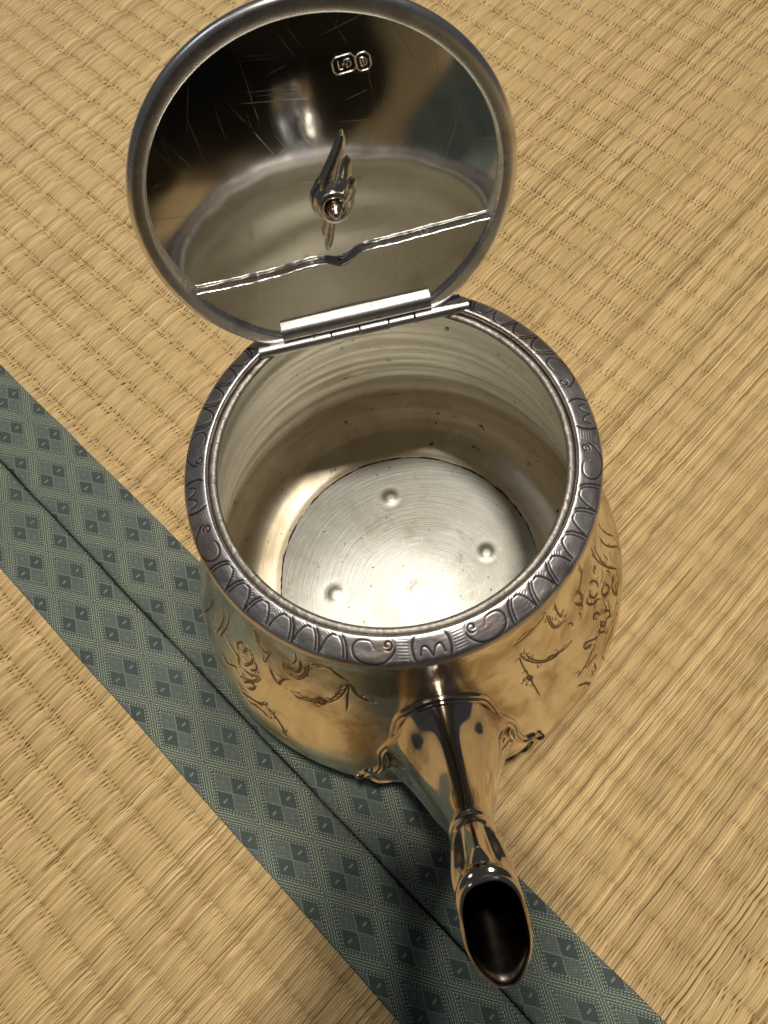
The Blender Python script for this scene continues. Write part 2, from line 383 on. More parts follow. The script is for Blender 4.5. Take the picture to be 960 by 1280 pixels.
M_NUT = mat_silver('silver_nut', (.74, .71, .64), .20, .12, (.42, .36, .28), .6, 220., bump=.8)
M_COPPER = mat_silver('bolt_brass', (.72, .60, .50), .22, .12, (.40, .25, .2), .6, 300., bump=.8)
M_SOLDER = mat_silver('solder_bright', (.86, .84, .80), .24, .14, (.5, .45, .4), .5, 200., bump=1.5)
M_SEAM = mat_plain('seam_grime', (.022, .014, .009), .8)
def mat_hole():
    w = NT('spout_inside_dark'); p = w.obj(); y = w.sep(p)[1]; n = w.noise(p, 140., 4)
    lip_pale = w.math('MULTIPLY', w.ramp(y, -.1195, -.127, 0, 1), w.ramp(n, .3, .65, .4, 1))
    c = w.mix(lip_pale, (.035, .026, .02), (.40, .32, .25))  # tarnish plus the hole's shade painted near black, eased lighter towards the lip
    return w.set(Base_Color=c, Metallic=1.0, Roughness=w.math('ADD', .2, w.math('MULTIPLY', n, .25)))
M_HOLE = mat_hole()

def mat_inside():
    w = NT('silver_inside'); p = w.obj(); s = w.sep(p)
    ang = w.math('ARCTAN2', s[1], s[0]); rr = w.math('SQRT', w.math('ADD', w.math('MULTIPLY', s[0], s[0]), w.math('MULTIPLY', s[1], s[1])))
    turn = w.noise(w.comb(w.math('MULTIPLY', ang, 1.2), w.math('MULTIPLY', s[2], 260.), w.math('MULTIPLY', rr, 200.)), 1., 3, .5, .3)
    n1 = w.noise(p, 30., 5, .6, .8); n2 = w.noise(p, 110., 4, .6)
    c = w.mix(w.ramp(turn, .35, .68), (.92, .89, .78), (.78, .73, .59))
    c = w.mix(w.ramp(n1, .46, .66, 0, .6), c, (.66, .58, .42))
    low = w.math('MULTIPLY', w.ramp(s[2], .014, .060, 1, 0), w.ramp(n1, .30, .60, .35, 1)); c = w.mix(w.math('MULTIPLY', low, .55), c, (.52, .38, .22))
    sp = w.math('MULTIPLY', w.ramp(w.noise(p, 330., 2), .655, .71), w.ramp(w.noise(p, 60., 2), .46, .6)); c = w.mix(w.math('MULTIPLY', sp, .85), c, (.05, .035, .02))
    r = w.math('ADD', .30, w.math('MULTIPLY', n2, .22))
    h = w.math('ADD', w.math('MULTIPLY', turn, 1.0), w.math('MULTIPLY', n2, .5))
    return w.set(Base_Color=c, Metallic=.62, Roughness=r, Normal=w.bump(h, .35, .0005))

def mat_floor_plate():
    w = NT('silver_floor_brushed'); p = w.obj(); s = w.sep(p)
    x = w.math('SUBTRACT', s[0], .004); y = w.math('ADD', s[1], .010)
    ang = w.math('ARCTAN2', y, x); rr = w.math('SQRT', w.math('ADD', w.math('MULTIPLY', x, x), w.math('MULTIPLY', y, y)))
    ring = w.noise(w.comb(w.math('MULTIPLY', ang, 2.4), w.math('MULTIPLY', rr, 2600.), 0), 1., 2, .6)
    ring2 = w.noise(w.comb(w.math('MULTIPLY', ang, 1.1), w.math('MULTIPLY', rr, 700.), 4.), 1., 3, .6)
    n1 = w.noise(p, 42., 4, .6, .6); n2 = w.noise(p, 160., 3)
    sc = w.ramp(ring, .60, .70)
    c = w.mix(w.ramp(n1, .40, .65, 0, .5), (.46, .457, .42), (.33, .31, .255))
    c = w.mix(w.math('MULTIPLY', sc, .35), c, (.72, .715, .67))
    scr = scratch_field(w, p, 6, .4, 200.); c = w.mix(w.math('MULTIPLY', scr, .55), c, (.72, .71, .66))
    stain = w.ramp(w.noise(p, 75., 5, .65, 1.2), .54, .70); c = w.mix(w.math('MULTIPLY', stain, .4), c, (.24, .215, .155))
    dots = w.ramp(w.noise(p, 420., 1), .745, .765); c = w.mix(w.math('MULTIPLY', dots, .8), c, (.08, .06, .045))
    r = w.math('ADD', .34, w.math('MULTIPLY', w.math('ADD', n1, ring2), .12))
    h = w.math('ADD', w.math('ADD', w.math('MULTIPLY', ring, .9), w.math('MULTIPLY', ring2, .8)), w.math('MULTIPLY', n2, .5))
    return w.set(Base_Color=c, Metallic=1.0, Roughness=r, Normal=w.bump(h, .32, .00014))
M_INSIDE, M_FLOOR = mat_inside(), mat_floor_plate()

# ------------------------------------------------------------------ the teapot
pot = bpy.data.objects.new('teapot', None); COL.objects.link(pot)
pot['label'] = 'engraved silver teapot with open hinged lid standing on tatami beside blue border'
pot['category'] = 'teapot'

TRACE = """78.2,62.3 78.1,55.9 78.8,48.5 80.7,40.6
74.2,62.3 74,55.1 75.8,46.1 79.4,34.7
66.4,75.2 66,65.8 67.4,55.7 69.2,47.6 72.2,37.1
68.8,70.4 68.2,64.7 68.2,56 69.4,49.4
70.9,54.9 70.9,49.7
74.1,48 71.8,45.5
76.8,40.6 74.1,39.2
79.4,32.4 76.9,32
63.8,65.2 64.1,62 62.5,63.9 62.2,61.2
66.6,55.4 64.7,53.4 62.1,54.2
57.2,64.2 58.8,64.2 60.7,60.8 61.4,56.2 60.3,54.4
57.3,63 55.9,60.7 57.1,56.1 59.2,54.2 60.3,54.4
54.8,63.4 53.5,60.9 55.2,55.6 57.6,53.3 59.6,50.2
63.2,51.5 61.3,51.8 60.2,49.9 62.4,45.8 64.4,45.5 64.2,48.7 62.7,50.3
67.5,50.5 68.2,47.3 67.2,46.1
69.1,44.3 68.1,42.3 65.8,43.8 64.1,41.2 64.9,37.5 66.4,39.6 66.3,42.4
70.5,40.2 69.8,37.9
59.9,49.5 58.9,46.1 58.7,43.3
61.2,44.8 59.5,42.4
55.1,44.1 55.5,41.7 54.9,41.1 54,42.5 53.6,44.6 54.3,45.2 55.1,44.1
52.3,50.4 53.4,52.2 55.2,50.2 55.5,47.1
56.4,44.8 57.7,44.8 59.2,41.3 58.4,39.2 56.5,41.6
53.5,44.4 52,43.7 53.2,40.5 54.7,39.9
52.8,41.5 50,44 47.4,47.8 45.4,49.1 45.3,46.9 46.9,45 48.4,43.5
47.9,43.5 46.3,42 42.1,41.1 38.2,41
48,37.8 45.2,39.2 43.1,39.8
48.8,33.9 48.8,27 44.9,27
45.6,37 45.4,32.8 43.7,32.4 42.5,32
36.9,37.3 38.7,36.7 41.4,31.7 41.6,25.6
70.7,32 65.8,33.1 60.1,34.1 53.3,33.9 49.6,34.7
70.8,35.9 67.2,36.8 62.3,36.3 56.6,35.5
55.7,84.9 56.4,77.3 54.2,73.5 51.7,73.4 49.2,75.6
49.9,74.3 52.1,72.7 53.1,67.3 52.3,64.6 50.1,66.8 48.8,72.3
50.4,66.6 51.6,63.1 50,63.2
36.7,87.8 37.2,80.7 38.5,74.5 41.3,71.4 44.2,72.3 44.9,75.1
40.7,88.7 40.9,82 42.1,75.4 44.2,77.5
43.4,67.5 45.1,65.1 45.1,62.2
49.3,63.8 49.4,60.4 47.9,60.4
24.7,81.7 26,74.7 28.9,67.7 32.4,62.6 36.3,60.3 40.5,57.9 44.7,56.7
32.1,63.6 34.4,63.2 36.5,59.9 34.2,61 32.1,63.6
24.5,79.9 25.3,69.7 26,64 26.6,56.5 27.2,47.7
26.4,63.5 26.9,61.6 26.6,60.4 25.9,60.8 25.4,62.7 25.7,63.9 26.4,63.5
23,86.2 28.4,86.2 34.6,87.3 36.8,88.7
24.3,88.4 29.3,89.1
-73.7,71.1 -71.9,64.8 -72.6,54.3 -74.7,44.6
-77.7,62.2 -74.8,59.8 -75.1,50.2 -76.4,42.7
-84.4,55.4 -82.6,52.2 -83.6,43.1 -86,33.9
-65.3,54 -66.1,57.9 -63.9,63.6 -62.7,61.6
-63.6,55.9 -61.8,62.7 -59,64.2 -58.3,60 -60.6,53.3 -63.1,50.8
-58.4,61.2 -56.6,60.2 -57,56.2 -59.3,53.2
-63.6,47.9 -63.9,52.6 -66.7,52.7 -71.3,51.7
-71.1,41.8 -68.4,40.7 -65.4,44.3 -63.4,47
-62.9,47.1 -59.5,46.2 -55.9,51.1 -54.8,55.3 -58.6,51.7 -62.8,48.7
-60.7,42.7 -58,47.6 -56,48.4 -56.4,45.3 -58.8,42.2
-60.7,39.9 -60,37 -56.8,39.2 -53.1,41.7 -50.9,45.1 -51.5,47.3
-57.4,36.5 -54.4,38.2 -51.4,39.2 -48.9,38
-51.4,43.1 -48.3,43 -45.3,39.6 -43.8,35.6 -45.1,34.4
-57.5,84.9 -57.3,76.8 -54.7,74.1 -52.2,74.6 -50.5,79.3
-56.3,84.3 -55.5,78.4 -52.9,77.5
-54.8,71.3 -53.9,67 -51.4,76.6
-52.3,66.9 -50.6,63 -48.3,61.1 -46.2,66.3 -44.1,69
-51.4,64.4 -49,62.6
-46.6,79.2 -46.1,73.1 -42.6,72.2 -39.9,74.7 -37.5,82.1 -36.9,89.6
-45.1,79.9 -43.9,76 -41.2,77.3 -39.7,82.3 -39.6,88.7
-41.3,91.8 -41.2,86.2 -42.9,80.6
-46.1,62 -42,61.4 -38.1,62.5 -33.1,65.8 -28.8,71.6 -26.1,79.1 -25.1,84.5
-36.3,64.9 -34.6,67.5 -32.5,67 -33.7,64.1 -36.3,64.9
-24.8,84.7 -25.8,74.1 -26.4,65
-24.8,84.7 -23.3,77.9 -20.5,74.6 -17.7,74.1
-37.1,87.2 -31.7,91.8 -27.2,87.9 -25.1,85.2
-29.5,89.2 -26.2,85.9"""

def splat(lines, th_axis_deg, s_axis, rad_of_s, width, wrap=True):
    """groove map on a (theta, s) grid from polylines of (theta_deg, s_mm)"""
    nt, ns = len(th_axis_deg), len(s_axis); G = np.zeros((nt, ns), np.float32)
    dth = th_axis_deg[1] - th_axis_deg[0]; ds = s_axis[1] - s_axis[0]; pts = []
    for L, wd in lines:
        L = np.asarray(L, float); R = rad_of_s(L[:, 1].mean()) * PI / 180
        Q = spline(L * [R, 1], max(6, int(np.linalg.norm(np.diff(L * [R, 1], axis=0), axis=1).sum() / .12)))
        t = np.linspace(0, 1, len(Q)); taper = np.clip(np.minimum(t, 1 - t) * 8, .55, 1) * wd
        pts.append(np.c_[Q[:, 0] / R, Q[:, 1], taper])
    P = np.vstack(pts); it = np.round((P[:, 0] - th_axis_deg[0]) / dth).astype(int); js = np.round((P[:, 1] - s_axis[0]) / ds).astype(int)
    kw = int(np.ceil(2.4 * width / ds)); kt = int(np.ceil(2.4 * width / (dth * PI / 180 * 52)))
    Rr = rad_of_s(P[:, 1]) * PI / 180
    for di in range(-kt, kt + 1):
        for dj in range(-kw, kw + 1):
            i = it + di; j = js + dj; ok = (j >= 0) & (j < ns)
            if wrap: iw = i % nt
            else: iw = i; ok &= (i >= 0) & (i < nt)
            d2 = ((th_axis_deg[0] + i * dth - P[:, 0]) * Rr) ** 2 + (s_axis[0] + j * ds - P[:, 1]) ** 2
            val = np.exp(-d2 / (width * P[:, 2]) ** 2) * np.minimum(P[:, 2], 1)
            np.maximum.at(G, (iw[ok], j[ok]), val[ok].astype(np.float32))
    return G

# body: a low swelling pear profile, chased with scrolls, flowers and festoons
BP = spline([(50, 7.6), (56, 8.0), (66, 11.6), (74.2, 17.5), (77.9, 25.5), (76.9, 32), (73.4, 40.5), (69.4, 49), (65.4, 58), (61.8, 68), (58.9, 78), (56.6, 88), (55.0, 97), (54.0, 104), (53.6, 109.5)], 300)
bs = np.r_[0, np.cumsum(np.linalg.norm(np.diff(BP, axis=0), axis=1))]
body_r = lambda z: np.interp(z, BP[12:, 1], BP[12:, 0])
s_of_z = lambda z: np.interp(z, BP[12:, 1], bs[12:]); r_of_s = lambda s: np.interp(s, bs, BP[:, 0])
NTB = 1920; thd = np.linspace(-180, 180, NTB, endpoint=False)               # degrees from the spout's direction, + to +x
lines = []
for ln in TRACE.strip().split('\n'):
    L = np.array([[float(q) for q in t.split(',')] for t in ln.split()]); L[:, 1] = s_of_z(L[:, 1]); lines.append((L, 1.0))
    if len(L) > 3:                                                         # echo line beside each longer stroke, with short hatching between
        c_ = L.mean(0); lines.append((c_ + (L - c_) * .76, .95))
        Q = spline(L, 3 * len(L))
        for q in Q[2:-1:4]:                                                # small leaf curls springing from the stroke
            t0 = rng.uniform(0, 6.28); tt = np.linspace(0, 3.6, 8); rc = rng.uniform(.9, 1.7); lines.append((np.c_[q[0] + (rc * np.cos(t0 + tt) * (1 - tt / 6) - rc * math.cos(t0)) * .95, q[1] + rc * np.sin(t0 + tt) * (1 - tt / 6) - rc * math.sin(t0)], .85))
        for q in Q[1:-1:2]: lines.append((np.array([q, c_ + (q - c_) * .58]), .75))
Z = s_of_z
for sg in (-1, 1):                                                         # the sides towards the back repeat the scrolls
    for a in (100, 128, 156):
        for k in range(5):
            z0 = 88 - k * 12; ph = np.linspace(0, 4.6, 14) + k
            lines.append((np.c_[sg * (a + (5.5 - k * .4) * np.cos(ph) * (1 - ph / 9)), Z(z0 + 5 * np.sin(ph) * (1 - ph / 9))], 1.0))
lines.append((np.c_[np.linspace(-180, 180, 60), np.full(60, Z(107.3))], .8))
G = splat(lines, thd, bs, r_of_s, .29)
nrm = np.gradient(BP, axis=0); nrm = np.c_[nrm[:, 1], -nrm[:, 0]]; nrm /= np.linalg.norm(nrm, axis=1)[:, None]
sel = (np.abs(thd) <= 100) | (np.arange(NTB) % 6 == 0); thd = thd[sel]; G = G[sel]; NTB = len(thd)
aa_, ss_ = np.meshgrid(np.radians(thd), bs, indexing='ij')
dent = .16 * vnoise(aa_ * 3.2 + 9, ss_ * .045, 3) + .05 * vnoise(aa_ * 11 + 40, ss_ * .15, 4)
D = -.24 * G + dent
Rb = BP[None, :, 0] + nrm[None, :, 0] * D; Zb = BP[None, :, 1] + nrm[None, :, 1] * D
Vb = np.stack([Rb * np.sin(aa_), -Rb * np.cos(aa_), Zb], 2).reshape(-1, 3)
Fb = grid_faces(NTB, len(BP), cu=True)
body = mesh_obj('body', Vb, Fb, M_BODY, pot, attrs={'groove': G.ravel()})
body['label'] = 'bulging silver body chased with flowers and scrolls'
# underside
V, F = lathe([(0.01, 7.2), (30, 7.2), (50.3, 7.6)], 96); mesh_obj('base', V, F[:, ::-1].copy(), M_PLATE, pot)
for k in range(4):
    a = k * PI / 2; V, F = lathe(spline([(.01, 0), (2.6, .25), (4.2, 2.0), (4.4, 3.8), (3.0, 5.8), (3.4, 7.4)], 24), 32)
    mesh_obj('foot', V + [31 * math.cos(a), 31 * math.sin(a), 0], F, M_PLATE, pot)

# inside wall
IP = spline([(50.2, 12.1), (54, 12.4), (61, 15), (66, 20), (68.2, 27), (67.8, 34), (66, 43), (63.4, 53), (60.6, 63), (57.8, 73), (55, 83), (52.6, 93), (50.8, 101), (49.8, 107), (49.4, 112.6)], 220)
IP[:, 0] += .50 * np.sin(IP[:, 1] * 2 * PI / 15.5 + 1.2) * np.clip((IP[:, 1] - 24) / 10, 0, 1) * np.clip((111 - IP[:, 1]) / 6, 0, 1)
ni = 260; th = np.linspace(0, 2 * PI, ni, endpoint=False); A_, S_ = np.meshgrid(th, np.arange(220), indexing='ij')
din = .22 * vnoise(A_ * 2.2 + 3, S_ * .10, 21) + .14 * vnoise(A_ * 0.8, S_ * .22, 22)
Ri = IP[None, :, 0] + din
# a shallow round ding low in the back wall
ding = np.exp(-((((A_ - 1.62 + PI) % (2 * PI) - PI) * 70 / 5) ** 2 + ((IP[None, :, 1] - 62) / 4.5) ** 2)); Ri = Ri + 1.0 * ding - 1.6 * ding ** 4
Vi = np.stack([Ri * np.cos(A_), Ri * np.sin(A_), np.broadcast_to(IP[None, :, 1], Ri.shape)], 2).reshape(-1, 3)
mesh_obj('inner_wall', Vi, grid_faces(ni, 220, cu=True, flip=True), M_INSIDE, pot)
# floor plate with the pushed-up feet marks
nr, nt_ = 130, 300; rr_ = np.linspace(.05, 50.0, nr); th = np.linspace(0, 2 * PI, nt_, endpoint=False); T_, R_ = np.meshgrid(th, rr_, indexing='ij')
X, Y = R_ * np.cos(T_), R_ * np.sin(T_); Zf = 12.0 + .10 * vnoise(X * .05 + 5, Y * .05, 8) - .25 * (R_ / 50) ** 4
for (bx, by, bh, br) in ((-.8, 33.2, .6, 2.3), (31.2, 1.9, .7, 2.3), (-29.4, -2.1, .6, 2.6), (0, -31, .6, 2.4), (2.0, -7.0, .15, 2.6)):
    d = np.hypot(X - bx, Y - by); Zf = Zf + bh / (1 + (d / br) ** 5) - .05 * np.exp(-((d - br * 1.9) / 1.2) ** 2)
fp = mesh_obj('floor_plate', np.stack([X, Y, Zf], 2).reshape(-1, 3), grid_faces(nt_, nr, cu=True, flip=False), M_FLOOR, pot)
fp['label'] = 'round scratched silver floor inside the teapot'
# ragged dark joint round the floor plate
ph = np.linspace(0, 2 * PI, 900, endpoint=False); rj = 50.25 + .22 * vnoise(ph * 10, ph * 0, 51) + .10 * vnoise(ph * 33, ph * 0 + 3, 52)
V, F = tube(np.c_[rj * np.cos(ph), rj * np.sin(ph), np.full_like(ph, 12.05)], .22 + .20 * vnoise(ph * 9.3, ph * 0, 53) + .10 * vnoise(ph * 31, ph * 0 + 5, 54), 6, closed=True)
mesh_obj('floor_seam', V, F, M_SEAM, pot)

# rim: convex engraved band
RP = spline([(49.9, 113.7), (49.95, 114.8), (50.4, 115.35), (51.2, 115.3), (52.6, 114.75), (54.0, 114.1), (55.4, 113.4), (56.4, 112.8), (57.0, 112.1), (57.35, 111.1), (57.4, 109.8), (57.0, 108.6), (55.6, 108.0), (53.9, 108.0)], 110)
rs_ = np.r_[0, np.cumsum(np.linalg.norm(np.diff(RP, axis=0), axis=1))]
NTR = 1500; thr = np.linspace(-180, 180, NTR, endpoint=False); W = 7.4; S0 = 1.6
lines = []
def rl(pts, wd=1.0, a=0, sg=1): lines.append(([(a + sg * x, S0 + y * W) for x, y in pts], wd))
def curl(a, sg, x0, y0, r, turns=1.3, st=0.0):
    t = np.linspace(0, turns * 2 * PI, 26); q = r * (1 - t / (turns * 2 * PI) * .75)
    rl([(x0 + q_ * 1.0 * math.cos(st + t_), y0 + q_ * .13 * math.sin(st + t_)) for q_, t_ in zip(q, t)], 1, a, sg)
for card in (0, 90, 180, -90):
    for sg in (-1, 1):
        # panel in the middle: two bars, hatching, a looped leaf
        rl([(4.2, .10), (5.0, .35), (5.0, .7), (4.4, .98)], 1.5, card, sg)
        for h_ in range(7): rl([(5.8, .18 + h_ * .11), (9.2, .14 + h_ * .11)], .45, card, sg)
        rl([(-.3, .95), (1.0, .55), (2.6, .5), (3.4, .9)], 1.0, card, sg)
        rl([(10.5, .12), (9.7, .3), (10.2, .62), (13.0, .95), (17, .98), (20.0, .8), (21.0, .45), (19.6, .2), (16.5, .2), (15.2, .45)], 1.1, card, sg)
        curl(card, sg, 11.6, .32, 1.5, 1.2, 1.0)
        for k in range(3):
            a0 = 22.0 + k * 7.6
            rl([(a0 + 2.6, .08), (a0 + 1.0, .35), (a0 + .2, .7), (a0, .98)], 1.3, card, sg)
            rl([(a0 + 3.4, .10), (a0 + 1.9, .38), (a0 + 1.2, .7), (a0 + 1.0, .98)], 1.0, card, sg)
            rl([(a0 + 3.2, .2), (a0 + 5.2, .18), (a0 + 6.8, .5), (a0 + 7.4, .92)], 1.1, card, sg)
            for v_ in range(4): rl([(a0 + 5.0 + v_ * .55, .14 + v_ * .08), (a0 + 6.4 + v_ * .4, .06 + v_ * .07)], .6, card, sg)
            for v_ in range(3): rl([(a0 + 6.3 - v_ * .2, .62 + v_ * .12), (a0 + 7.2, .54 + v_ * .1)], .5, card, sg)
Gr = splat(lines, thr, rs_, lambda s: np.interp(s, rs_, RP[:, 0]), .27)
nr2 = np.gradient(RP, axis=0); nr2 = np.c_[nr2[:, 1], -nr2[:, 0]]; nr2 /= np.linalg.norm(nr2, axis=1)[:, None]
nr2 = -nr2 if nr2[30, 1] < 0 else nr2
A_, S_ = np.meshgrid(np.radians(thr), rs_, indexing='ij')
D = -.13 * Gr + .07 * vnoise(A_ * 12 + 60, S_ * .4, 61) + .012 * vnoise(A_ * 50 + 300, S_ * 1.6, 62)
Rr_ = RP[None, :, 0] + nr2[None, :, 0] * D; Zr_ = RP[None, :, 1] + nr2[None, :, 1] * D
rim = mesh_obj('rim', np.stack([Rr_ * np.sin(A_), -Rr_ * np.cos(A_), Zr_], 2).reshape(-1, 3), grid_faces(NTR, len(RP), cu=True, flip=True), M_RIM, pot, attrs={'groove': Gr.ravel()})
rim['label'] = 'tarnished purple grey rim engraved with leaves and scrolls'
# worn inner bead of the mouth
MP = spline([(49.3, 112.2), (48.1, 112.5), (47.5, 113.2), (47.8, 113.9), (48.5, 114.2), (49.3, 113.9), (49.8, 113.3), (50.1, 113.1)], 26)
V, F = lathe(MP, 720); a_ = np.arctan2(V[:, 1], V[:, 0]); V[:, 2] += .10 * vnoise(a_ * 40 + 200, V[:, 0] * .8, 71); 
mesh_obj('mouth_bead', V, F, M_BEAD, pot)

# ledge behind the hinge line, closing the back segment of the mouth
HY = 41.6
xs = np.linspace(-27.2, 27.2, 60); seg = [(x, HY) for x in xs] + [(x, math.sqrt(50.6 ** 2 - x * x)) for x in xs[::-1]]
n = len(seg); V = [(x, y, 114.0) for x, y in seg] + [(x, y, 112.6) for x, y in seg]
F = [list(range(n)), list(range(2 * n - 1, n - 1, -1))] + [[i, i + n, (i + 1) % n + n, (i + 1) % n] for i in range(n)]
mesh_obj('hinge_ledge', V, F, M_HINGE, pot, smooth=False)

# ------------------------------------------------------------------ spout
tops = [(-56, 74), (-62.5, 73.5), (-69, 75), (-77, 80), (-84.5, 86.5), (-90.5, 93), (-96, 98.5), (-101, 103.5), (-104.8, 107.6), (-106.8, 110.0)]
bots = [(-68, 13), (-77, 19), (-86, 31), (-94, 48), (-98.5, 66), (-101.5, 82), (-107.5, 88.0), (-116, 91.5), (-123.5, 95), (-129.4, 99.5)]
wids = [21.5, 18.5, 14.6, 10.6, 7.4, 5.7, 6.3, 7.3, 7.9, 7.4]
# shield-shaped foot where the spout meets the body: the flare grows out of a stepped moulding with curled tips
def on_body(x, z, off):
    r = body_r(z) + off; return np.array([x, -math.sqrt(max(r * r - x * x, 1)), z])
out = [(-30.5, 31), (-28, 34.0), (-25, 35.5), (-22.8, 40), (-22.0, 46), (-19.6, 50), (-17.2, 53.5), (-15.6, 60), (-12.8, 67.5), (-7, 72.6), (0, 74.6), (7, 72.6), (12.8, 67.5), (15.6, 60), (17.2, 53.5), (19.6, 50), (22.0, 46), (22.8, 40), (25, 35.5), (28, 34.0), (30.5, 31)]
lower = [(25, 23), (14, 14.5), (0, 12), (-14, 14.5), (-25, 23)]
FULL = np.vstack([spline(out, 200), spline([(30.5, 31), *lower, (-30.5, 31)], 80)[1:-1]])
fang = np.unwrap(np.arctan2(FULL[:, 1] - 40, FULL[:, 0]))[::-1]; FR = FULL[::-1]

NSP = 150; Tp = spline([(a, b) for a, b in tops], NSP); 
kpar = np.linspace(0, 1, len(tops))
def resamp(P, n):
    P = np.asarray(P, float); Q = np.vstack([2 * P[0] - P[1], P, 2 * P[-1] - P[-2]]); u = np.linspace(0, len(P) - 1, n); i = np.minimum(u.astype(int), len(P) - 2); t = (u - i)[:, None]
    a, b, c, d = Q[i], Q[i + 1], Q[i + 2], Q[i + 3]
    return .5 * ((2 * b) + (c - a) * t + (2 * a - 5 * b + 4 * c - d) * t ** 2 + (3 * b - a - 3 * c + d) * t ** 3)
Tp, Bp, Wp = resamp(tops, NSP), resamp(bots, NSP), resamp(np.array(wids)[:, None], NSP)[:, 0]
uS = np.linspace(0, len(tops) - 1, NSP); NPH = 160; phs = np.linspace(0, 2 * PI, NPH, endpoint=False)
def spout_surface(inset):
    V = np.zeros((NSP, NPH, 3))
    for i in range(NSP):
        u = uS[i]; c = (Tp[i] + Bp[i]) / 2; hv = (Tp[i] - Bp[i]) / 2; h = np.linalg.norm(hv); hd_ = hv / h
        w_ = Wp[i]
        flute = .052 * np.clip(1 - abs(u - 2.0) / 2.8, 0, 1)
        leaf = .9 * np.exp(-((u - 6.6) / .85) ** 4)
        q = phs - PI / 2; qw = (q + PI) % (2 * PI) - PI                        # 0 on the top line
        topside = np.clip(np.cos(qw) + .35, 0, 1)
        m = 1 + flute * np.cos(6 * qw) + leaf * (.20 * np.exp(-(qw / (.20 + .06 * (u - 6))) ** 2) + .17 * np.exp(-((np.abs(qw) - 1.0 - .10 * (u - 6.5)) / .24) ** 2) - .10 * np.exp(-((np.abs(qw) - .52) / .17) ** 2))
        m += .07 * np.exp(-((u - 5.15) / .10) ** 2) + .045 * np.exp(-((u - 5.5) / .09) ** 2) * topside   # collar
        m += .10 * np.exp(-((u - 8.05) / .30) ** 2) * topside * np.clip(np.cos(qw), 0, 1)
        m += .05 * np.exp(-((u - 8.9) / .12) ** 2)                              # rolled lip
        ex = 1 - .28 * np.clip((u - 7) / 2, 0, 1)
        pw = lambda v: np.sign(v) * np.abs(v) ** ex
        sx = pw(np.cos(phs)) * (w_ * m - inset); sy = pw(np.sin(phs)) * (h * m - inset)
        sx = sx * (1 - .40 * np.clip((u - 7) / 2, 0, 1) * np.clip(-np.sin(phs), 0, 1) ** 1.5)
        px = .0085 * (-c[0] - 62)
        V[i, :, 0] = px + sx; V[i, :, 1] = c[0] + hd_[0] * sy; V[i, :, 2] = c[1] + hd_[1] * sy
    return V
Vo, Vn = spout_surface(0), spout_surface(.95)
# foot: outer skin blends from the shield outline on the body into the tube
fo = fang - fang[0]; target = (phs - fang[0]) % (2 * PI); fx = np.interp(target, np.r_[fo, 2 * PI], np.r_[FR[:, 0], FR[0, 0]]); fz = np.interp(target, np.r_[fo, 2 * PI], np.r_[FR[:, 1], FR[0, 1]])
foot0 = np.array([on_body(x * .93, 40 + (z - 40) * .93, .9) for x, z in zip(fx, fz)])
for i in range(NSP):
    wgt = np.clip(1 - uS[i] / 2.6, 0, 1) ** 2.4; Vo[i] = Vo[i] * (1 - wgt) + foot0 * wgt
# lip turns over between the two skins
lip = (Vo[-1] + Vn[-1]) / 2; lip = lip + [0, -.15, .45]
ring = np.vstack([Vo, lip[None]])
sp = mesh_obj('spout', ring.reshape(-1, 3), grid_faces(NSP + 1, NPH, cv=True, flip=True), M_SPOUT, pot)
sp['label'] = 'fluted silver spout with a leaf below its open mouth'
i0 = 62
inn = np.vstack([lip[None], Vn[:i0:-1]]); F = grid_faces(len(inn), NPH, cv=True, flip=True).tolist(); F.append(list(range((len(inn) - 1) * NPH, len(inn) * NPH)))
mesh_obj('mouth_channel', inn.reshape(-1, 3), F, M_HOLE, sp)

OP = spline(out, 220)
def mould(scale, off, rad):
    Q = OP.copy(); Q[:, 0] *= scale; Q[:, 1] = 40 + (Q[:, 1] - 40) * scale
    return tube(np.array([on_body(x, z, off) for x, z in Q]), rad, 10)
V, F = join(mould(1.0, .1, .8), mould(.95, .55, .75))
mesh_obj('spout_moulding', V, F, M_SPOUT, sp)
for sg in (-1, 1):
    b_ = on_body(sg * 30.6, 31.0, .6); V, F = lathe(spline([(.01, -1.3), (.9, -1.0), (1.25, 0), (.9, 1.0), (.01, 1.3)], 14), 20)
    V = V @ np.array([[1.3, 0, 0], [0, 1, 0], [0, 0, .8]]) + b_; mesh_obj('moulding_tip', V, F, M_SPOUT, sp)

# handle, hidden behind the open lid
hp = spline([(0, 66, 88), (0, 84, 98), (0, 104, 96), (0, 112, 76), (0, 104, 52), (0, 88, 38), (0, 74, 34)], 60)
V, F = tube(hp, np.interp(np.linspace(0, 1, 60), [0, .15, .5, .85, 1], [4.6, 3.6, 4.2, 3.4, 4.4]), 16); mesh_obj('handle', V, F, M_SPOUT, pot)

# ------------------------------------------------------------------ lid
LAZ, LTH = math.radians(1.0), math.radians(79.0)
LA = np.array([math.cos(LAZ), math.sin(LAZ), 0]); LB0 = np.array([-LA[1], LA[0], 0])
LB = math.cos(LTH) * LB0 + math.sin(LTH) * np.array([0, 0, 1.0]); LN = np.cross(LA, LB); LC = np.array([-1.70, 50.61, 155.17])
def lid_w(V): V = np.asarray(V, float); return LC + V[..., :1] * LA + V[..., 1:2] * LB + V[..., 2:3] * LN
RL = 48.0
def cut(V, F):
    V = np.asarray(V, float); F = np.asarray(F); return F[(V[F][:, :, 1].min(1) > -42.3)]
SAG, EDGE = 1.0, -2.4
def panel_z(a, b):
    r = np.hypot(a, b); z = EDGE - SAG * (1 - (r / 45.) ** 2) 
    z = z + .040 * b
    z = z + .07 * vnoise(a * .05 + 9, b * .05 + 4, 81) + .012 * vnoise(a * .16 + 3, b * .16, 82)
    return z
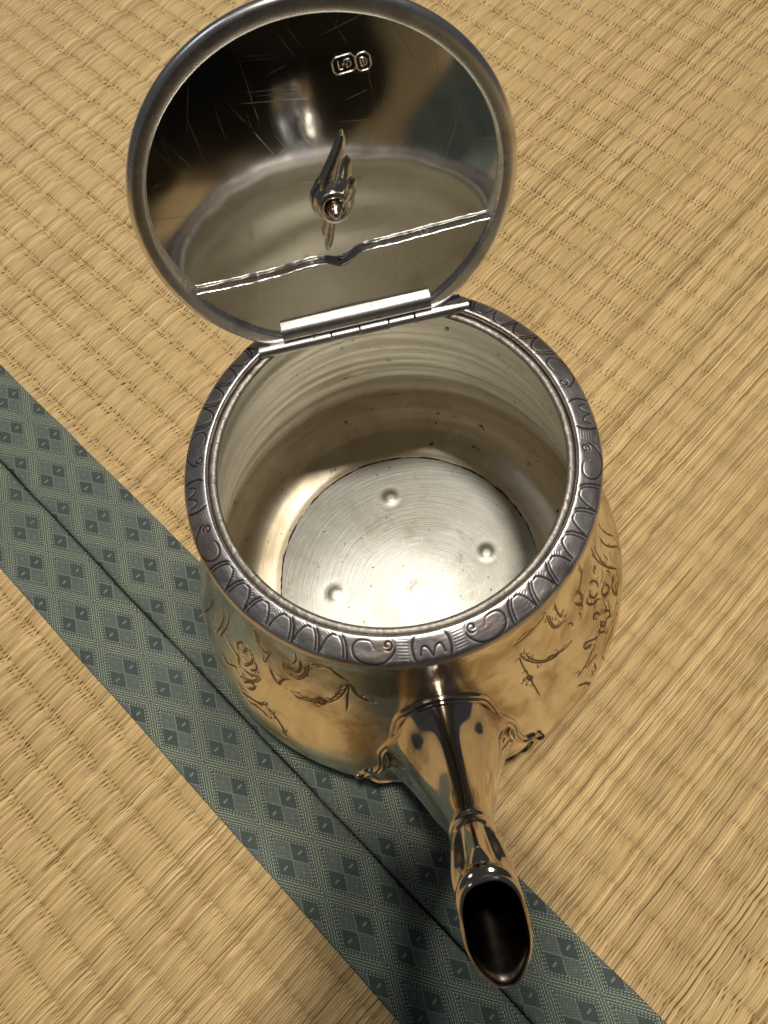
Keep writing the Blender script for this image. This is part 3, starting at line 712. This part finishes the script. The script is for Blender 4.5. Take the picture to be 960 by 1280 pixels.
nr, nt_ = 100, 240; rr_ = np.linspace(.05, 44.6, nr); th = np.linspace(0, 2 * PI, nt_, endpoint=False); T_, R_ = np.meshgrid(th, rr_, indexing='ij')
a_, b_ = R_ * np.cos(T_), R_ * np.sin(T_)
LV = np.stack([a_, b_, panel_z(a_, b_)], 2).reshape(-1, 3)
lid = mesh_obj('lid', lid_w(LV), cut(LV, grid_faces(nt_, nr, cu=True, flip=False)), M_LID, pot)
lid['label'] = 'polished underside of the open round lid'
# rim of the lid: rolled edge, then over to the outer dome
LP = spline([(43.8, -4.6), (43.7, -2.6), (43.75, -.9), (44.0, -.2), (44.8, .10), (46.4, .25), (47.4, .1), (48.1, -.5), (48.3, -1.5), (47.9, -2.5), (46.6, -3.2)], 60)
V, F = lathe(LP, 320); mesh_obj('lid_edge', lid_w(V), cut(V, F[:, ::-1]), M_LIDRIM, lid)
V, F = lathe(spline([(46.6, -3.2), (44, -4.6), (36, -8.6), (24, -12.0), (12, -13.6), (.05, -14)], 40), 200); mesh_obj('lid_dome', lid_w(V), cut(V, F[:, ::-1]), M_LID, lid)
V, F = lathe(spline([(.05, -31), (3, -30.4), (5.2, -27.5), (5.0, -24), (2.8, -20.5), (2.6, -18), (4.5, -15.5), (6.0, -13.6)], 40), 48); mesh_obj('finial', lid_w(V), F, M_SPOUT, lid)

# hinge stiffening plate: flat, its upper edge a bracket-shaped bead of solder
edge = spline([(-41.2, -18.6), (-30, -19.2), (-18, -19.3), (-9, -18.6), (-4, -18.9), (-.5, -20.4), (2.6, -19.6), (6.5, -17.6), (16, -17.3), (30, -16.4), (42.0, -15.6)], 120)
zp = lambda a, b: EDGE + 1.15 - .0 * b - .9 * (1 - (a / 43) ** 2) * np.clip((b + 42) / 24, 0, 1) ** 1 
rows = 16; Vp = []
for a0, b0 in edge:
    bl = max(-42.0, -math.sqrt(max(44.9 ** 2 - a0 * a0, 0))); bl = min(bl, b0 - .01)
    for k in range(rows): 
        b = b0 + (bl - b0) * k / (rows - 1); Vp.append((a0, b, zp(a0, b) + .12 * vnoise(np.array(a0 * .08), np.array(b * .08), 91)))
pl = mesh_obj('hinge_plate', lid_w(np.array(Vp)), grid_faces(len(edge), rows, flip=True), M_PLATE, lid)
eb = np.array([(a, b, zp(a, b) - .12 + .12 * math.sin(i * .9) * math.sin(i * .37)) for i, (a, b) in enumerate(edge)])
V, F = tube(lid_w(eb), .42 + .14 * vnoise(np.arange(120) * .35, np.zeros(120), 92), 8); mesh_obj('solder_bead', V, F, M_SOLDER, lid)
Vw = []
for a0, b0 in edge: Vw += [(a0, b0, zp(a0, b0)), (a0, b0 + .2, float(panel_z(np.array(a0), np.array(b0))) - .3)]
mesh_obj('plate_wall', lid_w(np.array(Vw)), grid_faces(len(edge), 2), M_PLATE, lid, smooth=False)

# hinge leaf on the lid: half-round bar with a flat tail, and pin knuckles on the ledge
def prism(a0, a1, prof, mat, name, parent, fn=lid_w, n=2, smooth=True, sharp=40):
    P = np.array(prof); xs = np.linspace(a0, a1, n); V = np.array([(x, p[0], p[1]) for x in xs for p in P]); m = len(P)
    F = grid_faces(n, m, cv=True).tolist(); F.append(list(range(m))[::-1]); F.append(list(range((n - 1) * m, n * m)))
    return mesh_obj(name, fn(V), F, mat, parent, smooth=smooth, sharp=sharp)
pts = [(-34.5, -2.2), (-34.6, -1.2)]
pts += [(-37.6 + 2.9 * math.cos(t), -1.1 + 2.9 * math.sin(t)) for t in np.linspace(.12, PI - .3, 16)]
pts += [(-40.9, -.1), (-43.9, .5), (-44.2, -.6), (-40, -2.4)]
leaf = prism(-20.6, 22.8, pts, M_HINGE, 'hinge_leaf', lid, n=30)
hinge_c = LC - 41.0 * LB
def hinge_w(V): V = np.asarray(V, float); return np.array([hinge_c[0], 41.3, 115.3]) + V[..., :1] * LA + V[..., 1:2] * LB0 + V[..., 2:3] * np.array([0, 0, 1.0])
circ = [(1.75 * math.cos(t), 1.75 * math.sin(t) - .4) for t in np.linspace(0, 2 * PI, 18, endpoint=False)]
for k, (x0, x1) in enumerate(((-28.5, -7.4), (-6.8, 1.0), (1.6, 9.6), (10.2, 17.2), (17.9, 33.5))):
    o = prism(x0, x1, [(p * (1.0 if k % 2 == 0 else .9), q * (1.0 if k % 2 == 0 else .9)) for p, q in circ], M_HINGE, 'hinge_knuckle', pot, fn=hinge_w, n=8)
tail = [(-1.9, -.6), (-1.5, 1.2), (2.6, .9), (2.6, -1.6), (-1.9, -1.8)]
prism(-27.5, 32.0, [(p + 1.7, q - .9) for p, q in tail], M_HINGE, 'hinge_bed', pot, fn=hinge_w, n=20, sharp=30)

# wing nut and bolt at the lid's centre
nz0 = float(panel_z(np.array(0.), np.array(0.)))
NUT = np.array([1.0, -.6, nz0])
V, F = lathe(spline([(6.2, .1), (6.0, .9), (5.0, 1.3), (4.6, 2.4), (4.6, 4.6), (4.2, 5.7), (3.2, 6.0), (2.6, 5.2), (2.5, 3.0)], 40), 64)
nut = mesh_obj('wing_nut', lid_w(V * [.92, 1, .78] + NUT), F[:, ::-1].copy(), M_NUT, lid)
def blade(path, wid, thick):
    """a wing: leaf-shaped strip standing up from the hub, lens-shaped in section"""
    P = spline(path, 26); t = np.linspace(0, 1, 26); T = np.gradient(P, axis=0); T /= np.linalg.norm(T, axis=1)[:, None]
    nvec = np.array([0, 0, 1.0]); S = np.cross(T, nvec); S /= np.linalg.norm(S, axis=1)[:, None]; Nn = np.cross(S, T)
    w_ = np.interp(t, np.linspace(0, 1, len(wid)), wid); h_ = np.interp(t, np.linspace(0, 1, len(thick)), thick)
    ph = np.linspace(0, 2 * PI, 14, endpoint=False)
    V = P[:, None] + np.cos(ph)[None, :, None] * S[:, None] * w_[:, None, None] + np.sin(ph)[None, :, None] * Nn[:, None] * h_[:, None, None]
    F = grid_faces(26, 14, cv=True).tolist(); F.append(list(range(14))[::-1]); F.append(list(range(25 * 14, 26 * 14)))
    return V.reshape(-1, 3), F
V, F = blade([(-1.8, 1.2, 1.6), (-.2, 5.2, 1.6), (2.6, 10.2, 1.7), (4.9, 14.6, 1.8), (5.6, 16.6, 1.9), (5.75, 17.0, 1.9)], [1.5, 2.0, 2.2, 2.1, 1.9, 1.7, 1.55, 1.4, 1.3, 1.1, .4], [1.3, 1.2, 1.1, 1.0, .9, .9, .9, .9, .9, .8, .3]); mesh_obj('wing', lid_w(V * [.92, 1, .78] + NUT), F, M_NUT, lid)
V, F = blade([(2.2, .2, 3.4), (4.0, 2.0, 4.4), (5.3, 4.4, 5.2), (6.0, 6.8, 5.6), (6.1, 7.6, 5.6)], [1.8, 1.9, 1.9, 1.8, 1.7, 1.6, 1.4, .4], [2.1, 1.9, 1.8, 1.6, 1.4, 1.3, 1.1, .4]); mesh_obj('wing', lid_w(V * [.92, 1, .78] + NUT), F, M_NUT, lid)
V, F = blade([(-.6, -2.4, 2.6), (-1.8, -6.0, 2.8), (-3.1, -9.6, 3.2), (-4.0, -12.2, 3.4), (-4.2, -12.8, 3.4)], [1.5, 1.6, 1.6, 1.5, 1.4, 1.3, 1.1, .4], [2.0, 1.9, 1.7, 1.5, 1.3, 1.2, 1.0, .4]); mesh_obj('wing', lid_w(V * [.92, 1, .78] + NUT), F, M_NUT, lid)
bp = [(2.25, 2.0)]
for k in range(6): bp += [(2.25, 3.0 + k * .75), (2.0, 3.38 + k * .75)]
bp += [(2.1, 7.6), (1.5, 9.0), (1.15, 9.3), (1.05, 9.9), (.6, 10.3), (.02, 10.35)]
V, F = lathe(bp, 40); mesh_obj('bolt', lid_w(V * [.92, 1, .78] + NUT), F[:, ::-1].copy(), M_COPPER, lid)

# two struck marks near the lid's top: cartouches with sunk fields and raised characters
def strokes(paths, cx, cy, rad, parent, mat):
    VF = []
    for L in paths:
        Q = spline(np.array(L) + [cx, cy], 14); q = np.c_[Q, panel_z(Q[:, 0], Q[:, 1]) + .05]; VF.append(tube(q, rad, 6))
    return join(*VF)
def octagon(w_, h_, c_): return [(-w_ + c_, h_), (w_ - c_, h_), (w_, h_ - c_), (w_, -h_ + c_), (w_ - c_, -h_), (-w_ + c_, -h_), (-w_, -h_ + c_), (-w_, h_ - c_), (-w_ + c_, h_)]
def mark(cx, cy, w_, h_, chars):
    rot = math.radians(4)
    R2 = np.array([[math.cos(rot), math.sin(rot)], [-math.sin(rot), math.cos(rot)]])
    oc = np.array(octagon(w_, h_, .8)) @ R2; segs = [[oc[i], oc[i + 1]] for i in range(8)]
    V, F = strokes(segs, cx, cy, .17, lid, M_BEAD); o = mesh_obj('hallmark', lid_w(V), F, M_SOLDER, lid)
    V, F = strokes([np.array(L) @ R2 for L in chars], cx, cy, .15, lid, M_BEAD); mesh_obj('hallmark_letter', lid_w(V), F, M_SOLDER, lid)
mark(9.2, 31.8, 2.55, 1.9, [[(-1.2, 1.0), (-1.25, 0), (-1.2, -.9), (-.4, -.9)], [(-.5, .15), (-.1, -.1), (.1, .2)], [(.5, -.9), (.55, .0), (1.0, .5), (1.45, .2), (1.4, -.4), (.9, -.8)], [(.0, .8), (.7, .9), (1.3, .85)]])
mark(13.4, 31.5, 1.6, 1.95, [[(-.55, 1.0), (-.6, 0), (-.5, -1.0)], [(-.55, .9), (.3, .8), (.75, .1), (.5, -.7), (-.45, -1.0)], [(0, .4), (.1, -.4)]])

# ------------------------------------------------------------------ the photographer, kneeling in dark clothes just outside the frame (seen mirrored in the lid)
def skin_body(name, verts, edges, mat, parent=None, root=0, levels=2):
    me = bpy.data.meshes.new(name); me.from_pydata([(x * K, y * K, z * K) for x, y, z, r in verts], edges, [])
    o = bpy.data.objects.new(name, me); COL.objects.link(o)
    md = o.modifiers.new('skin', 'SKIN'); md.use_smooth_shade = True
    for i, v in enumerate(verts):
        s = me.skin_vertices[0].data[i]; r = v[3]; s.radius = ((r[0] if isinstance(r, tuple) else r) * K, (r[1] if isinstance(r, tuple) else r) * K); s.use_root = (i == root)
    sb = o.modifiers.new('sub', 'SUBSURF'); sb.levels = levels; sb.render_levels = levels
    me.materials.append(mat)
    if parent: o.parent = parent
    return o
def make_person():
    cloth = mat_plain('dark_clothing', (.012, .013, .016), .9); skin = mat_plain('skin', (.42, .24, .17), .55)
    V = [(0, -640, 200, 130), (0, -600, 330, 125), (0, -520, 460, 130), (0, -420, 560, 105), (0, -370, 605, 60)]; E = [(0, 1), (1, 2), (2, 3), (3, 4)]
    for s in (-1, 1):
        b = len(V); V += [(s * 90, -580, 170, 95), (s * 70, -400, 135, 92), (s * 62, -262, 92, 76), (s * 90, -420, 45, 48), (s * 105, -620, 42, 38), (s * 100, -720, 30, 30)]
        E += [(0, b), (b, b + 1), (b + 1, b + 2), (b + 2, b + 3), (b + 3, b + 4), (b + 4, b + 5)]
        b = len(V); V += [(s * 150, -430, 560, 62), (s * 215, -360, 460, 50), (s * 220, -300, 380, 44), (s * 140, -245, 345, 36), (s * 100, -225, 330, 30)]
        E += [(3, b), (b, b + 1), (b + 1, b + 2), (b + 2, b + 3), (b + 3, b + 4)]
    V = [(x - 50, y, z, r) for x, y, z, r in V]
    p = skin_body('person', V, E, cloth)
    p['label'] = 'person in dark clothes kneeling in front of the teapot, mirrored in the lid'; p['category'] = 'person'
    H = [(0, -370, 610, 52), (0, -335, 640, 56), (0, -290, 690, 84), (0, -260, 745, 86), (0, -275, 795, 62), (0, -215, 700, 26), (0, -212, 676, 14)]
    H = [(x - 45, y, z, r) for x, y, z, r in H]
    skin_body('head', H, [(0, 1), (1, 2), (2, 3), (3, 4), (2, 5), (5, 6)], skin, p)
    HV, F = lathe(spline([(20, -.0), (90, 10), (96, 55), (70, 96), (.1, 112)], 30), 40); mesh_obj('hair', HV + [-45, -285, 725], F, mat_plain('dark_hair', (.01, .009, .008), .6), p)
    # phone: a slab just behind the lens, running down from it along the picture's lower direction
    C0 = np.array([-4.522, -98.701, 307.222]); X, Dn, Fw = _r, _d, _fw
    PW, PH, PT = 37., 76., 4.
    def ph_w(a, b, c): return C0 - Fw * (5.5 + c) + X * (a + 14) + Dn * (b + 58)
    oc = [(PW * sx * (1 - .12 * (k in (1, 2))), PH * sy) for k, (sx, sy) in enumerate(((-1, -1), (1, -1), (1, 1), (-1, 1)))]
    t = np.linspace(0, 2 * PI, 48, endpoint=False); se = lambda v: np.sign(v) * np.abs(v) ** .28
    ol = np.stack([PW * se(np.cos(t)), PH * se(np.sin(t))], 1); V = []
    for ins, c in ((2.0, 0), (0.4, .8), (0, 3), (0, 6), (.4, 7.4), (2.0, 8)): V += [ph_w(a * (1 - ins / PW), b * (1 - ins / PH), c) for a, b in ol]
    F = grid_faces(6, 48, cv=True).tolist(); F.append(list(range(48))[::-1]); F.append(list(range(240, 288)))
    ph_ = mesh_obj('smartphone', np.array(V), F, mat_plain('phone_case', (.012, .012, .013), .45)); ph_['label'] = 'dark smartphone held over the teapot by the kneeling person'; ph_['category'] = 'smartphone'
    for s in (-1, 1):                                                     # hands close round the phone's long edges
        g = lambda a, b, c: tuple(ph_w(s * a, b, c))
        h = [(*g(78, 62, 20), 26), (*g(66, 44, 20), 26), (*g(56, 22, 22), 22)]; e = [(0, 1), (1, 2)]
        for k in range(4):
            b = len(h); y = -6 + k * 17; h += [(*g(50, y, 6), 9), (*g(41, y - 2, -4), 8), (*g(28, y - 3, -6), 7)]; e += [(2, b), (b, b + 1), (b + 1, b + 2)]
        b = len(h); h += [(*g(46, 34, 26), 10), (*g(26, 22, 20), 9)]; e += [(1, b), (b, b + 1)]
        skin_body('hand', h, e, skin, p)
    return p
make_person()
